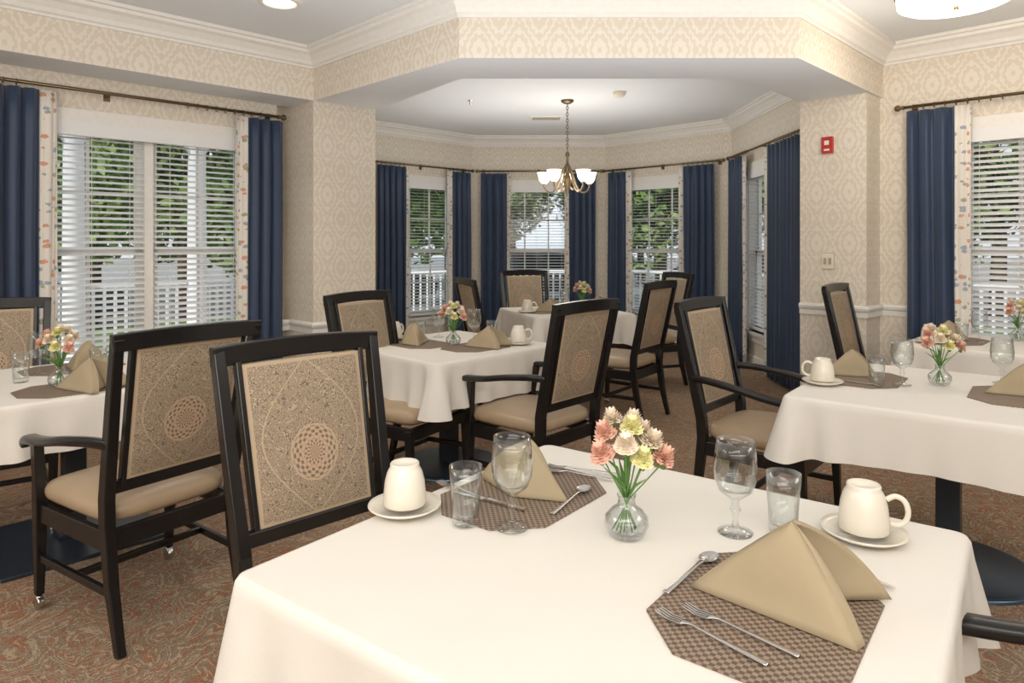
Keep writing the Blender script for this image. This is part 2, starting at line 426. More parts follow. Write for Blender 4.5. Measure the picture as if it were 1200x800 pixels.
def curtain(W, t0, t1, side, bw=.10, off=.10, zt=2.40):
    """side +1: floral border at t1 end, -1: at t0 end"""
    mb = MB(); ph = random.random()*6
    w = t1-t0; N = max(20, int(w*130)); z0 = .03
    per = .098
    def fn(a0, a1, amp):
        def f(i, j):
            t = a0+(a1-a0)*i; z = z0+(zt-z0)*j
            k = 2*PI*t/per+ph+1.1*math.sin(t*9+ph)+.35*math.sin(z*2+t*5)
            n = -off+amp*math.sin(k)*(1.05-.25*j)*(1+.25*math.sin(t*23+ph))+.006*math.sin(3*k+1)
            return W.P(t+.008*math.cos(k), n, z)
        return f
    grid(mb, fn(t0, t1, .030), N, 14, 0, True, lambda i, j: (t0+(t1-t0)*i, z0+(zt-z0)*j))
    b0, b1 = (t1, t1+bw) if side > 0 else (t0-bw, t0)
    grid(mb, fn(b0, b1, .012), 14, 14, 1, True, lambda i, j: (b0+(b1-b0)*i, z0+(zt-z0)*j))
    o = inst('curtain', mb.mesh('curtain', [NAVY, FLO])); sm = o.modifiers.new('thick', 'SOLIDIFY'); sm.thickness = .003
def rod(W, t0, t1, off=.10, z=2.435):
    mb = MB(); tube(mb, [W.P(t0, -off, z), W.P(t1, -off, z)], .012, 10)
    for t, sg in ((t0, -1), (t1, 1)):
        tube(mb, [W.P(t, -off, z), W.P(t+sg*.012, -off, z), W.P(t+sg*.02, -off, z), W.P(t+sg*.04, -off, z), W.P(t+sg*.06, -off, z), W.P(t+sg*.07, -off, z)], [.016, .016, .01, .026, .02, .003], 12)
    for t in (t0+.05, (t0+t1)/2, t1-.05):
        lb(mb, W, t-.008, t+.008, -off, 0, z-.008, z+.008); lb(mb, W, t-.02, t+.02, -.01, 0, z-.04, z+.03)
    t = t0+.06
    while t < t1-.02:
        c = [(W.P(t, -off+.02*math.cos(a), z-.006+.02*math.sin(a))) for a in [k*2*PI/12 for k in range(13)]]
        f = (t-t0)/(t1-t0)
        if f < .3 or f > .7: tube(mb, c, .003, 5)
        t += .07
    inst('curtain_rod', mb.mesh('curtain_rod', [BRASS]))
A = WL['wall_left']; rod(A, 5.35, 7.80); curtain(A, 5.5, 6.17, 1); curtain(A, 7.54, 7.85, -1)
rod(A, 2.2, 4.6); curtain(A, 2.25, 2.7, 1); curtain(A, 4.15, 4.55, -1)
A = WL['wall_bay_left_angle']; rod(A, .2, 1.83); curtain(A, .25, .70, 1, .05); curtain(A, 1.50, 1.83, -1)
A = WL['wall_bay_back']; rod(A, .12, 1.82); curtain(A, .14, .50, 1, .06); curtain(A, 1.40, 1.78, -1, .07)
A = WL['wall_bay_right_angle']; rod(A, .08, 1.85); curtain(A, .10, .42, 1, .10); curtain(A, 1.32, 1.78, -1, .06)
A = WL['wall_bay_right']; rod(A, .22, 2.3); curtain(A, .25, .68, 1, .14); curtain(A, 1.5, 2.25, -1, .12)
A = WL['wall_right']; rod(A, .46, 2.75); curtain(A, .49, .80, 1); curtain(A, 2.25, 2.7, -1)
rod(A, 3.6, 6.0); curtain(A, 3.65, 4.1, 1); curtain(A, 5.5, 5.95, -1)

# ------------------------------------------------------------ chair
def sq(v, e): return math.copysign(abs(v)**e, v)
def chair_mesh(arms):
    mb = MB()
    def yb(z): return -.25-(z-.52)*.215
    for s in (-1, 1):
        sweep(mb, [(s*.228, -.325, 0), (s*.231, -.27, .22), (s*.234, -.245, .42), (s*.238, -.25, .52), (s*.252, yb(.85), .85), (s*.260, yb(1.085), 1.085)],
              [(.03, .03), (.036, .042), (.038, .050), (.038, .050), (.036, .042), (.034, .036)], (1, 0, 0), 0)
        sweep(mb, [(s*.193, yb(.56), .56), (s*.206, yb(1.05), 1.05)], (.018, .03), (1, 0, 0), 0)
        fp = [(s*.252, .255, .055), (s*.255, .24, .40)]; fsz = [(.028, .028), (.042, .042)]
        if arms: fp += [(s*.262, .235, .52), (s*.275, .215, .655)]; fsz += [(.036, .038), (.034, .04)]
        sweep(mb, fp, fsz, (1, 0, 0), 0)
        lathe(mb, [(0, .052), (.014, .052), (.014, .04), (.012, .03)], 12, 3, (s*.252, .255, 0))
        tube(mb, [(s*.252-.013, .255, .026), (s*.252+.013, .255, .026)], .025, 16, 3)
        sweep(mb, [(s*.234, -.25, .375), (s*.253, .24, .375)], (.024, .07), (1, 0, 0), 0)
        sweep(mb, [(s*.231, -.285, .20), (s*.252, .245, .20)], (.02, .028), (1, 0, 0), 0)
        if arms:
            ap = [(s*.252, yb(.72), .718), (s*.272, -.20, .718), (s*.292, -.05, .702), (s*.298, .08, .680), (s*.294, .18, .668), (s*.287, .25, .660), (s*.283, .292, .638), (s*.282, .300, .618)]
            oval_sweep(mb, ap, [(.03, .036), (.038, .034), (.046, .032), (.050, .032), (.052, .033), (.054, .034), (.046, .028), (.028, .014)], (1, 0, 0), 0)
    sweep(mb, [(-.25, .245, .375), (.25, .245, .375)], (.07, .024), (0, 0, 1), 0)
    sweep(mb, [(-.235, -.245, .375), (.235, -.245, .375)], (.07, .024), (0, 0, 1), 0)
    sweep(mb, [(-.24, -.02, .20), (.24, -.02, .20)], (.026, .02), (0, 0, 1), 0)
    sweep(mb, [(x, yb(1.065)-.016*(1-(x/.28)**2), 1.068+.010*(1-(x/.28)**2)) for x in [-.277+.554*k/10 for k in range(11)]], (.060, .032), (0, 0, 1), 0)
    sweep(mb, [(-.235, yb(.56), .56), (.235, yb(.56), .56)], (.044, .028), (0, 0, 1), 0)
    z0, z1 = .580, 1.042
    def W(j): return .186+.013*j
    for sgn in (1, -1):
        def f(i, j, sgn=sgn):
            z = z0+(z1-z0)*j; bl = (1-(2*i-1)**6)*(1-(2*j-1)**6)
            return ((2*i-1)*W(j), yb(z)+sgn*(.010+.014*bl), z)
        grid(mb, f, 12, 12, 1, True, lambda i, j: ((2*i-1)*.2, (j-.5)*(z1-z0)))
    vs = []; nu, nv = 40, 14; fs = []
    for j in range(nv+1):
        ph = -PI/2+PI*j/nv
        for i in range(nu):
            th = 2*PI*i/nu; x = .262*sq(math.cos(th), .32)*sq(math.cos(ph), .45); y = .262*sq(math.sin(th), .32)*sq(math.cos(ph), .45)
            z = .052*sq(math.sin(ph), .75)+.010*max(0, 1-(x/.26)**2-(y/.26)**2)*(1 if ph > 0 else 0)
            vs.append((x*(.95+.18*y), y+.015, .455+z))
    for j in range(nv):
        for i in range(nu):
            a = j*nu+i; b = j*nu+(i+1) % nu; fs.append((a, b, b+nu, a+nu))
    mb.add(vs, fs, 2, True)
    return mb.mesh('dining_chair', [BLACK, FAB, SEAT, STEEL])
CH_A = chair_mesh(True); CH_S = chair_mesh(False)
def chair(x, y, fx, fy, arms=False):
    return inst('dining_chair', CH_A if arms else CH_S, (x, y, 0), math.atan2(-fx, fy), bevel=.004)
chair(-1.46, 2.68, -.82, .57, True)      # left armchair
chair(-.41, 1.90, .70, -.71)             # far side of the near table
chair(-.62, 3.98, .85, -.52)             # left of middle table
chair(.12, 3.80, -.74, .67, True)        # right of middle table
chair(1.30, 3.45, .75, -.66, True)       # left of right table
chair(.80, .985, -.79, .61, True)        # bottom right
chair(-2.58, 3.36, .60, -.80)            # far left
chair(.88, 5.60, -.8, .6)                # bay table
chair(1.34, 6.85, -.95, -.3)
chair(.24, 7.20, .3, -.95)
chair(-.06, 5.98, .93, .36)
chair(2.65, 4.76, .75, -.66)

# ------------------------------------------------------------ tables
def cloth_mesh(sz, drop=.245, szy=None, seed=0, flare=1.0):
    h = sz/2; hy = (szy or sz)/2; r = .03; per = []
    for c in range(4):
        a0 = c*PI/2
        cx, cy = (h-r)*(1 if c in (0, 3) else -1), (hy-r)*(1 if c in (0, 1) else -1)
        for k in range(9):
            a = a0+PI/2*k/8; per.append((cx+r*math.cos(a), cy+r*math.sin(a), math.cos(a), math.sin(a), 0, c))
        L = 2*((h if c % 2 == 0 else hy)-r); a = a0+PI/2; sx, sy = cx+r*math.cos(a), cy+r*math.sin(a); dx, dy = -math.sin(a), math.cos(a)
        for k in range(1, 60):
            q = L*k/60; per.append((sx+dx*q, sy+dy*q, math.cos(a), math.sin(a), min(q, L-q), c))
    n = len(per); vs = []; rings = []
    def ring(f, kind):
        rings.append(len(vs))
        for i, (x, y, nx, ny, d, c) in enumerate(per):
            if kind == 0: vs.append((x-nx*.012, y-ny*.012, .760))
            elif kind == 1: vs.append((x-nx*.003, y-ny*.003, .7575))
            else:
                cr = math.exp(-(d/.07)**2); cr2 = math.exp(-(d/.24)**2)
                out = .004+f*(.012+flare*(.045*cr+.034*cr2*math.cos(d*2*PI/.17))-.010*math.sin(d*11+c+seed)+.007*math.sin(d*37+c*2+seed))
                z = .748-f*drop*(1+.10*cr+.08*cr2)
                vs.append((x+nx*out, y+ny*out, z))
    ring(0, 0); ring(0, 1); ring(0, 2)
    for k in range(1, 11): ring(k/10, 2)
    fs = [tuple(range(n))]
    for a, b in zip(rings[:-1], rings[1:]):
        for i in range(n): fs.append((a+i, a+(i+1) % n, b+(i+1) % n, b+i))
    mb = MB(); mb.add(vs, fs, 0, True); mb.s[0] = False
    return mb.mesh('tablecloth', [CLOTH])
tn = [0]
def table(x, y, sz, rz, square=False, szy=None, drop=.235, flare=1.0):
    tn[0] += 1
    e = empty('dining_table', (x, y, 0), rz)
    inst('tablecloth', cloth_mesh(sz, drop, szy, tn[0]*1.7, flare), parent=e)
    mb = MB(); h = sz/2-.012; hy = (szy or sz)/2-.012; box(mb, -h, h, -hy, hy, .715, .75); inst('table_top', mb.mesh('table_top', [BLACK]), parent=e, bevel=.004)
    mb = MB(); box(mb, -.045, .045, -.045, .045, .02, .715); box(mb, -.2, .2, -.2, .2, .69, .715)
    if square: box(mb, -.33, .33, -.33, .33, 0, .018, 0); box(mb, -.07, .07, -.07, .07, .018, .04)
    else:
        lathe(mb, [(0, .03), (.06, .03), (.30, .022), (.315, .018)], 48, 0); lathe(mb, [(.315, .018), (.33, .014), (.335, 0), (0, 0)], 48, 1)
    inst('pedestal', mb.mesh('pedestal', [BASEM, RIM]), parent=e, bevel=.003)
table(.235, 1.415, 1.13, -.645, szy=1.09, drop=.172, flare=.35)
table(-2.10, 3.27, 1.0, PI/4, True, drop=.20)
table(-.40, 4.33, 1.0, PI/4)
table(1.90, 2.97, 1.08, -.67, drop=.215)
table(.50, 6.5, .98, .35)
table(3.10, 4.36, .9, PI/4)

# ------------------------------------------------------------ tableware
TZ = .7605
def mk_cup():
    mb = MB()
    lathe(mb, [(0, .006), (.050, .006), (.055, .010), (.075, .015), (.086, .021), (.087, .018), (.076, .011), (.05, .002), (.032, 0), (0, 0)], 48)
    pr = [(.049, .019), (.051, .023), (.0495, .05), (.047, .075), (.042, .094), (.037, .104), (.0345, .108), (.0345, .115), (.032, .118), (.029, .112), (0, .111)]
    lathe(mb, pr, 48)
    lathe(mb, [(.049, .019), (.046, .022), (.045, .05), (.038, .09), (0, .10)], 48)
    tube(mb, spline([(.044, 0, .088), (.060, 0, .097), (.077, 0, .090), (.085, 0, .070), (.081, 0, .048), (.066, 0, .036), (.050, 0, .038)], 5), .0058, 12)
    return mb.mesh('coffee_cup_on_saucer', [CHINA])
def mk_goblet():
    mb = MB()
    lathe(mb, [(0, .0), (.037, 0), (.038, .003), (.02, .008), (.008, .014), (.0055, .03), (.0075, .045), (.012, .052), (.0075, .062), (.0085, .072), (.018, .080), (.036, .094), (.045, .118), (.047, .145), (.0445, .175), (.041, .205),
               (.0395, .205), (.043, .175), (.0455, .145), (.0435, .119), (.034, .097), (0, .087)], 44)
    return mb.mesh('water_goblet', [GLASS])
def mk_tumbler():
    mb = MB()
    lathe(mb, [(0, 0), (.028, 0), (.030, .004), (.032, .05), (.035, .09), (.038, .132), (.0365, .132), (.033, .08), (.029, .02), (0, .014)], 44)
    return mb.mesh('glass_tumbler', [GLASS])
def mk_napkin():
    # standing fold: big front flap, ridge running back, second flap rolling out to the right with a hollow between
    mb = MB(); Lp, B, R, K, T = (-.168, .062, .002), (.035, -.137, .002), (.172, .015, .003), (.0, .11, .003), (-.004, .005, .142)
    def bez(a, b, c, t):
        a, b, c = Vector(a), Vector(b), Vector(c); return a*(1-t)**2+b*2*t*(1-t)+c*t*t
    def ruled(A, Bc, nu=14, nv=10, sag=0, nrm=(0, 0, 1)):
        N = Vector(nrm)
        def f(i, j):
            p = A(i); q = Bc(i); return p*(1-j)+q*j+N*sag*4*j*(1-j)*math.sin(PI*min(1, .15+i))
        grid(mb, f, nu, nv)
    left = lambda t: bez(T, (-.085, .04, .085), Lp, t)
    front = lambda t: bez(T, (.026, -.055, .088), B, t)
    ruled(left, front, sag=.016, nrm=(-.55, -.65, .5))
    back = lambda t: bez(T, (0, .07, .09), K, t)
    ruled(left, back, sag=.006, nrm=(-.4, .8, .4))
    right = lambda t: bez(T, (.10, .015, .118), R, t)
    ruled(back, right, sag=.014, nrm=(.4, .8, .4))
    inner = lambda t: bez(T, (.035, .02, .05), (.050, .010, .004), t)
    ruled(right, inner, sag=-.012, nrm=(.3, -.7, .5))
    ruled(front, inner, sag=-.010, nrm=(.9, -.2, .2))
    lip = lambda t: bez((-.003, .003, .140), (.050, -.045, .082), (.058, -.118, .002), t)
    ruled(front, lip, sag=.003, nrm=(.6, -.6, .4))
    return mb.mesh('folded_napkin', [NAPK])
def mk_mat(w=.45, h=.325, c=.09):
    mb = MB(); pl = [(-w/2+c, -h/2), (w/2-c, -h/2), (w/2, -h/2+c), (w/2, h/2-c), (w/2-c, h/2), (-w/2+c, h/2), (-w/2, h/2-c), (-w/2, -h/2+c)]
    prism(mb, pl, 0, .003); return mb.mesh('placemat', [MATM])
def mk_fork():
    mb = MB()
    oval_sweep(mb, [(-.10, 0, .003), (-.06, 0, .004), (0, 0, .006), (.035, 0, .008), (.052, 0, .006)], [(.014, .0022), (.012, .003), (.006, .0035), (.006, .0035), (.023, .002)], (0, 1, 0), n=8, e=.9)
    for k in range(4):
        y = -.0092+k*.00613
        sweep(mb, [(.049, y, .006), (.075, y, .004), (.098, y, .009)], [(.0044, .002), (.0034, .0018), (.002, .0012)], (0, 1, 0))
    return mb.mesh('fork', [STEEL])
def mk_spoon():
    mb = MB()
    oval_sweep(mb, [(-.10, 0, .003), (-.06, 0, .004), (0, 0, .006), (.04, 0, .008), (.054, 0, .006)], [(.014, .0022), (.012, .003), (.006, .0035), (.006, .0035), (.010, .002)], (0, 1, 0), n=8, e=.9)
    def f(i, j):
        a = 2*PI*i; r = j; return (.075+.027*r*math.cos(a), .0185*r*math.sin(a), .0015+.007*r*r)
    grid(mb, f, 24, 6); return mb.mesh('spoon', [STEEL])
def mk_knife():
    mb = MB()
    sweep(mb, [(-.11, 0, .003), (-.06, 0, .004), (0, 0, .004), (.01, 0, .003), (.06, 0, .003), (.11, .004, .002)], [(.014, .004), (.012, .005), (.011, .005), (.016, .002), (.019, .0016), (.006, .001)], (0, 1, 0))
    return mb.mesh('table_knife', [STEEL])
def mk_vase():
    mb = MB()
    lathe(mb, [(0, 0), (.030, 0), (.040, .008), (.048, .028), (.046, .045), (.033, .060), (.020, .070), (.018, .082), (.021, .092), (.019, .092), (.016, .082), (.018, .07), (.031, .058), (.044, .044), (.045, .028), (.037, .010), (0, .006)], 36, 0)
    rd = random.Random(3)
    heads = [(-.052, .0, .232, 1), (-.02, .03, .252, 2), (-.022, -.040, .215, 2), (.022, .012, .250, 2), (.052, -.02, .210, 2), (.066, -.042, .180, 1), (-.068, -.02, .195, 1), (.002, -.02, .245, 3), (.048, .02, .222, 2), (.012, -.05, .185, 3)]
    for hx, hy, hz, mi in heads:
        tube(mb, [(-hx*.4, -hy*.4, .012), (hx*.1, hy*.1, .085), (hx*.8, hy*.8, hz-.03), (hx, hy, hz-.01)], .0016, 6, 4)
        lathe(mb, [(0, -.028), (.005, -.026), (.008, -.010), (.010, -.004)], 10, 4, (hx, hy, hz))
        R0 = .023+.005*rd.random(); L_ = 7; tx, ty = hx*1.8, hy*1.8
        for ly in range(L_):
            q = ly/(L_-1); ro = R0*(1-.55*q); ph = rd.random()*6; ph2 = rd.random()*6
            lift = -.006+.016*q
            def f(i, j, ro=ro, ph=ph, ph2=ph2, hx=hx, hy=hy, hz=hz, q=q, lift=lift):
                a = 2*PI*i; ruf = math.sin(8*a+ph)*.55+math.sin(19*a+ph2)*.45
                r = .002+(ro-.002)*j*(1+ruf*.16*j); z = lift+(-.002+.014*q)*j*j+.0042*ruf*j*j
                dx, dy = r*math.cos(a), r*math.sin(a)
                return (hx+dx+z*tx*4, hy+dy+z*ty*4, hz+z-(dx*tx+dy*ty)*4)
            grid(mb, f, 48, 4, mi)
    for k in range(12):
        a = rd.random()*6.28; r = .04+.03*rd.random(); z = .11+.07*rd.random()
        tube(mb, [(0, 0, .08), (.4*r*math.cos(a), .4*r*math.sin(a), z*.85), (r*math.cos(a), r*math.sin(a), z)], [.0015, .004, .0005], 4, 4)
    return mb.mesh('flower_vase', [GLASS, PEACH, PALE, YELLOW, STEM])
CUP, GOB, TUM, NAP, PM, FORK, SPOON, KNIFE, VASE = mk_cup(), mk_goblet(), mk_tumbler(), mk_napkin(), mk_mat(), mk_fork(), mk_spoon(), mk_knife(), mk_vase()
def put(name, me, x, y, rz=0, dz=0, sol=0, sc=1):
    o = inst(name, me, (x, y, TZ+dz), rz, sc=sc)
    if sol: s = o.modifiers.new('t', 'SOLIDIFY'); s.thickness = sol
    return o
def cup(x, y, r=0): put('coffee_cup_on_saucer', CUP, x, y, r)
def gob(x, y, dz=0): put('water_goblet', GOB, x, y, 0, dz)
def tum(x, y, dz=0): put('glass_tumbler', TUM, x, y, 0, dz)
def nap(x, y, r=0, sc=1): put('folded_napkin', NAP, x, y, r, .0035, .0022, sc)
def mat_(x, y, r): put('placemat', PM, x, y, r)
def vase(x, y, r=0, sc=1): put('flower_vase', VASE, x, y, r, sc=sc)
def cut(kind, x0, y0, x1, y1, dz=.004):   # handle -> head
    me = {'fork': FORK, 'spoon': SPOON, 'table_knife': KNIFE}[kind]
    put(kind, me, (x0+x1)/2, (y0+y1)/2, math.atan2(y1-y0, x1-x0), dz)
# near table
mat_(.03, 1.74, .91); mat_(.445, 1.195, .91)
cup(-.256, 1.63, 2.0); tum(-.105, 1.55, .003); gob(.0, 1.53, .003)
nap(.045, 1.79, 2.6, .85); vase(.25, 1.49, .3)
cut('spoon', .10, 1.61, .19, 1.76); cut('fork', .27, 1.88, .12, 1.93); cut('fork', .25, 1.84, .11, 1.90)
cut('fork', -.05, 1.68, -.19, 1.80); cut('table_knife', .02, 1.63, -.14, 1.74)
gob(.494, 1.51); tum(.60, 1.51); cup(.765, 1.485, -.35)
nap(.50, 1.20, 0, 1.02)
cut('spoon', .285, 1.245, .405, 1.38); cut('fork', .40, 1.01, .235, 1.19); cut('fork', .455, 1.035, .285, 1.20)
cut('table_knife', .59, 1.42, .69, 1.27)
# left table
mat_(-1.93, 3.02, PI/4); nap(-1.84, 2.99, .3, .95); vase(-2.02, 3.05); gob(-2.3, 3.32); tum(-2.26, 3.14); gob(-1.72, 3.2); tum(-2.0, 3.3)
mat_(-2.25, 3.5, PI/4); nap(-2.2, 3.55, 2, .9)
# middle table
mat_(-.22, 4.22, PI/4); nap(-.14, 4.2, .2, .9); mat_(-.60, 4.35, PI/4+PI/2); nap(-.62, 4.36, 2.2, .9); vase(-.37, 4.3); cup(.04, 4.32, 0); cup(-.78, 4.53, 1); gob(-.25, 4.5); tum(-.13, 4.48); gob(-.5, 4.65); tum(-.62, 4.6)
# right table
vase(1.93, 3.08); cup(1.41, 3.10, 2.6); mat_(1.66, 3.22, -.67+PI/2); nap(1.66, 3.32, .4, .85); tum(1.64, 3.07, .003); gob(1.755, 3.07, .003); gob(2.24, 3.12); mat_(2.1, 2.84, -.67+PI/2); nap(2.17, 2.88, .2, .9)
cut('fork', 1.55, 3.14, 1.64, 3.0)
# bay table
vase(.68, 6.6); cup(.14, 6.3); mat_(.34, 6.35, .35); nap(.36, 6.38, .3, .85); mat_(.8, 6.65, 1.9); nap(.85, 6.68, 0, .85); gob(.5, 6.5)
# far right table
vase(3.32, 4.48); cup(2.68, 4.38); mat_(2.92, 4.48, .8); nap(2.93, 4.57, .4, .85); tum(2.86, 4.34); gob(3.0, 4.38)

# ------------------------------------------------------------ fixtures
cx, cy = .60, 7.4
e = empty('chandelier', (cx, cy, 0)); mb = MB()
lathe(mb, [(0, 2.905), (.03, 2.91), (.065, 2.93), (.07, 2.949)], 24, 0)
z = 2.90; k = 0
while z > 2.40:
    pp = []
    for q in range(9):
        a = 2*PI*q/8; u = .012*math.cos(a); w = .022*math.sin(a); pp.append((u, 0, z+w) if k % 2 else (0, u, z+w))
    tube(mb, pp, .0042, 5); z -= .034; k += 1
lathe(mb, [(0, 2.40), (.014, 2.39), (.024, 2.36), (.012, 2.33), (.016, 2.25), (.024, 2.20), (.014, 2.17), (.034, 2.12), (.046, 2.07), (.034, 2.02), (.014, 1.98), (.02, 1.95), (.012, 1.92), (0, 1.90)], 20, 0)
for q in range(5):
    a = 2*PI*q/5+.3; c, s = math.cos(a), math.sin(a)
    tube(mb, spline([(c*r, s*r, zz) for r, zz in ((.012, 2.26), (.06, 2.16), (.10, 2.04), (.16, 1.96), (.22, 1.965), (.255, 2.01), (.26, 2.04))], 3), .009, 8)
    tube(mb, [(c*r, s*r, zz) for r, zz in ((.02, 2.03), (.07, 1.98), (.12, 2.0))], .006, 8)
    lathe(mb, [(0, 2.035), (.022, 2.04), (.026, 2.05)], 16, 0, (c*.26, s*.26, 0))
    lathe(mb, [(.022, 2.05), (.045, 2.07), (.060, 2.10), (.068, 2.14), (.082, 2.175), (.079, 2.175), (.062, 2.135), (.05, 2.10), (.02, 2.06)], 24, 1, (c*.26, s*.26, 0))
inst('body', mb.mesh('chandelier_body', [BRASS, SHADE]), parent=e)

mb = MB(); lathe(mb, [(0, 2.745), (.012, 2.75), (.015, 2.765), (.012, 2.775)], 16, 1); lathe(mb, [(0, 2.775), (.27, 2.785), (.30, 2.80), (.305, 2.86), (.30, 2.90)], 48, 0)
lathe(mb, [(.30, 2.865), (.315, 2.865), (.315, 2.905), (.30, 2.905)], 48, 1); lathe(mb, [(.06, 2.949), (.06, 2.90), (.30, 2.90)], 32, 1)
inst('ceiling_drum_light', mb.mesh('ceiling_drum_light', [DRUM, BRASS]), (2.57, 3.95, 0))
mb = MB(); lathe(mb, [(0, 2.945), (.10, 2.945)], 32, 0); lathe(mb, [(.10, 2.945), (.105, 2.935), (.135, 2.942), (.137, 2.95)], 32, 1)
inst('recessed_ceiling_light', mb.mesh('recessed_ceiling_light', [CAN, WHITE]), (-1.49, 4.38, 0))
mb = MB(); lathe(mb, [(0, 2.90), (.05, 2.902), (.065, 2.925), (.07, 2.949)], 24); inst('smoke_detector', mb.mesh('smoke_detector', [PLATE]), (1.10, 7.0, 0))
mb = MB(); box(mb, .22, .62, 8.3, 8.5, 2.935, 2.949)
for k in range(5): box(mb, .25, .59, 8.325+k*.034, 8.343+k*.034, 2.930, 2.936, 1)
inst('ceiling_vent', mb.mesh('ceiling_vent', [WHITE, PLATE2]))
mb = MB(); lathe(mb, [(0, 2.90), (.012, 2.902), (.008, 2.93), (.03, 2.944), (.032, 2.949)], 20); inst('sprinkler_head', mb.mesh('sprinkler_head', [STEEL]), (-.45, 7.4, 0))

PW = Wall((2.35, 5.57), (2.70, 5.20))
mb = MB(); t = .225; lb(mb, PW, t-.042, t+.042, -.03, 0, 2.11, 2.24); lb(mb, PW, t-.018, t+.018, -.036, -.03, 2.175, 2.21, 1); lb(mb, PW, t-.022, t+.022, -.033, -.03, 2.13, 2.145, 1)
inst('fire_alarm_strobe', mb.mesh('fire_alarm_strobe', [RED, WHITE]), bevel=.003)
mb = MB(); lb(mb, PW, t-.049, t+.049, -.006, .002, 1.195, 1.325, 1); lb(mb, PW, t-.046, t+.046, -.010, -.004, 1.199, 1.321)
lb(mb, PW, t-.028, t-.010, -.018, -.006, 1.235, 1.285, 1); lb(mb, PW, t+.010, t+.028, -.018, -.006, 1.235, 1.285, 1)
inst('light_switch', mb.mesh('light_switch', [PLATE, PLATE2]))

# ------------------------------------------------------------ outdoors
mb = MB(); box(mb, -60, 60, -10, 80, -.4, -.30); inst('ground_parking', mb.mesh('ground_parking', [ASPH]))
mb = MB(); prism(mb, [(-16, 6), (-7, 15), (8, 15), (16, 7), (14, 3), (6, 11.5), (3.3, 13.2), (-2.5, 13.2), (-5, 11), (-14, 2)], -.35, -.24); inst('ground_lawn', mb.mesh('ground_lawn', [GRASS]))
mb = MB(); prism(mb, [(-13, .5), (-3.5, 10), (-2.5, 12.6), (3.3, 12.6), (4.3, 10), (13, 1), (13, -3), (-13, -3)], -.25, -.12); inst('ground_porch', mb.mesh('ground_porch', [CONC]))
def col(x, y):
    mb = MB(); lathe(mb, [(.17, -.12), (.17, -.04), (.13, 0), (.125, .5), (.11, 2.6), (.15, 2.66), (.17, 2.75), (.17, 2.85), (0, 2.85)], 28)
    inst('porch_column', mb.mesh('porch_column', [PORCH]), (x, y, 0))
def railing(p, q):
    W = Wall(p, q); mb = MB(); lb(mb, W, 0, W.L, -.035, .035, .86, .92); lb(mb, W, 0, W.L, -.02, .02, 0, .05); t = .06
    while t < W.L: lb(mb, W, t-.016, t+.016, -.016, .016, .05, .86); t += .12
    inst('porch_railing', mb.mesh('porch_railing', [PORCH]))
PL = [(-9.5, 3.8), (-8.3, 5.0), (-7.1, 6.2), (-6.3, 7.0), (-5.2, 8.1), (-4.2, 9.1)]
for p in PL: col(*p)
railing((-9.3, 4.0), (-8.5, 4.8)); railing((-5.1, 8.2), (-4.3, 9.0)); railing((-6.2, 7.1), (-5.3, 8.0))
PR = [(4.9, 9.1), (6.3, 7.7), (8.2, 5.8), (10, 4.0)]
for p in PR: col(*p)
for i in range(3): railing(PR[i], PR[i+1])
PB = [(-4.2, 9.1), (-2.3, 12.2), (.45, 12.4), (3.2, 12.2), (4.9, 9.1)]
for p in (PB[1], PB[3]): col(*p)
for i in range(4): railing(PB[i], PB[i+1])
mb = MB()
for L_ in (PL, PR):
    W = Wall(L_[0], L_[-1]); lb(mb, W, -.3, W.L+.3, -.14, .14, 2.85, 3.2)
inst('porch_beam', mb.mesh('porch_beam', [PORCH]))
def car_mesh(paint):
    mb = MB(); body = [(-2.2, .3), (2.2, .3), (2.25, .62), (2.1, .8), (1.2, .9), (-2.1, .98), (-2.25, .7)]; cab = [(1.15, .9), (.5, 1.42), (-1.3, 1.46), (-2.0, .97)]
    for pl, w0, w1, m in ((body, .88, .88, 0), (cab, .84, .66, 1)):
        n = len(pl); zb = min(p[1] for p in pl); zt = max(p[1] for p in pl); vs = []
        for s in (-1, 1):
            for x, z in pl:
                f = (z-zb)/(zt-zb); vs.append((x, s*(w0+(w1-w0)*f), z))
        fs = [tuple(range(n)), tuple(range(n, 2*n))]+[(i, (i+1) % n, n+(i+1) % n, n+i) for i in range(n)]
        mb.add(vs, fs, m)
    box(mb, -1.25, .45, -.64, .64, 1.44, 1.48, 0)
    for x in (-1.4, 1.4):
        for s in (-1, 1): tube(mb, [(x, s*.7, .33), (x, s*.9, .33)], .33, 20, 2)
    return mb.mesh('car', [paint, CARG, TYRE])
for (x, y, r, p) in [(-4.4, 19, .2, CARP1), (1.0, 20.5, .1, CARP1), (-9.6, 12.2, .9, CARP1), (-13, 9.0, 1.0, CARP2), (6.4, 18.2, -.4, CARP1), (13.5, 10.5, -.8, CARP1)]:
    inst('car', car_mesh(p), (x, y, -.30), r, bevel=.04)
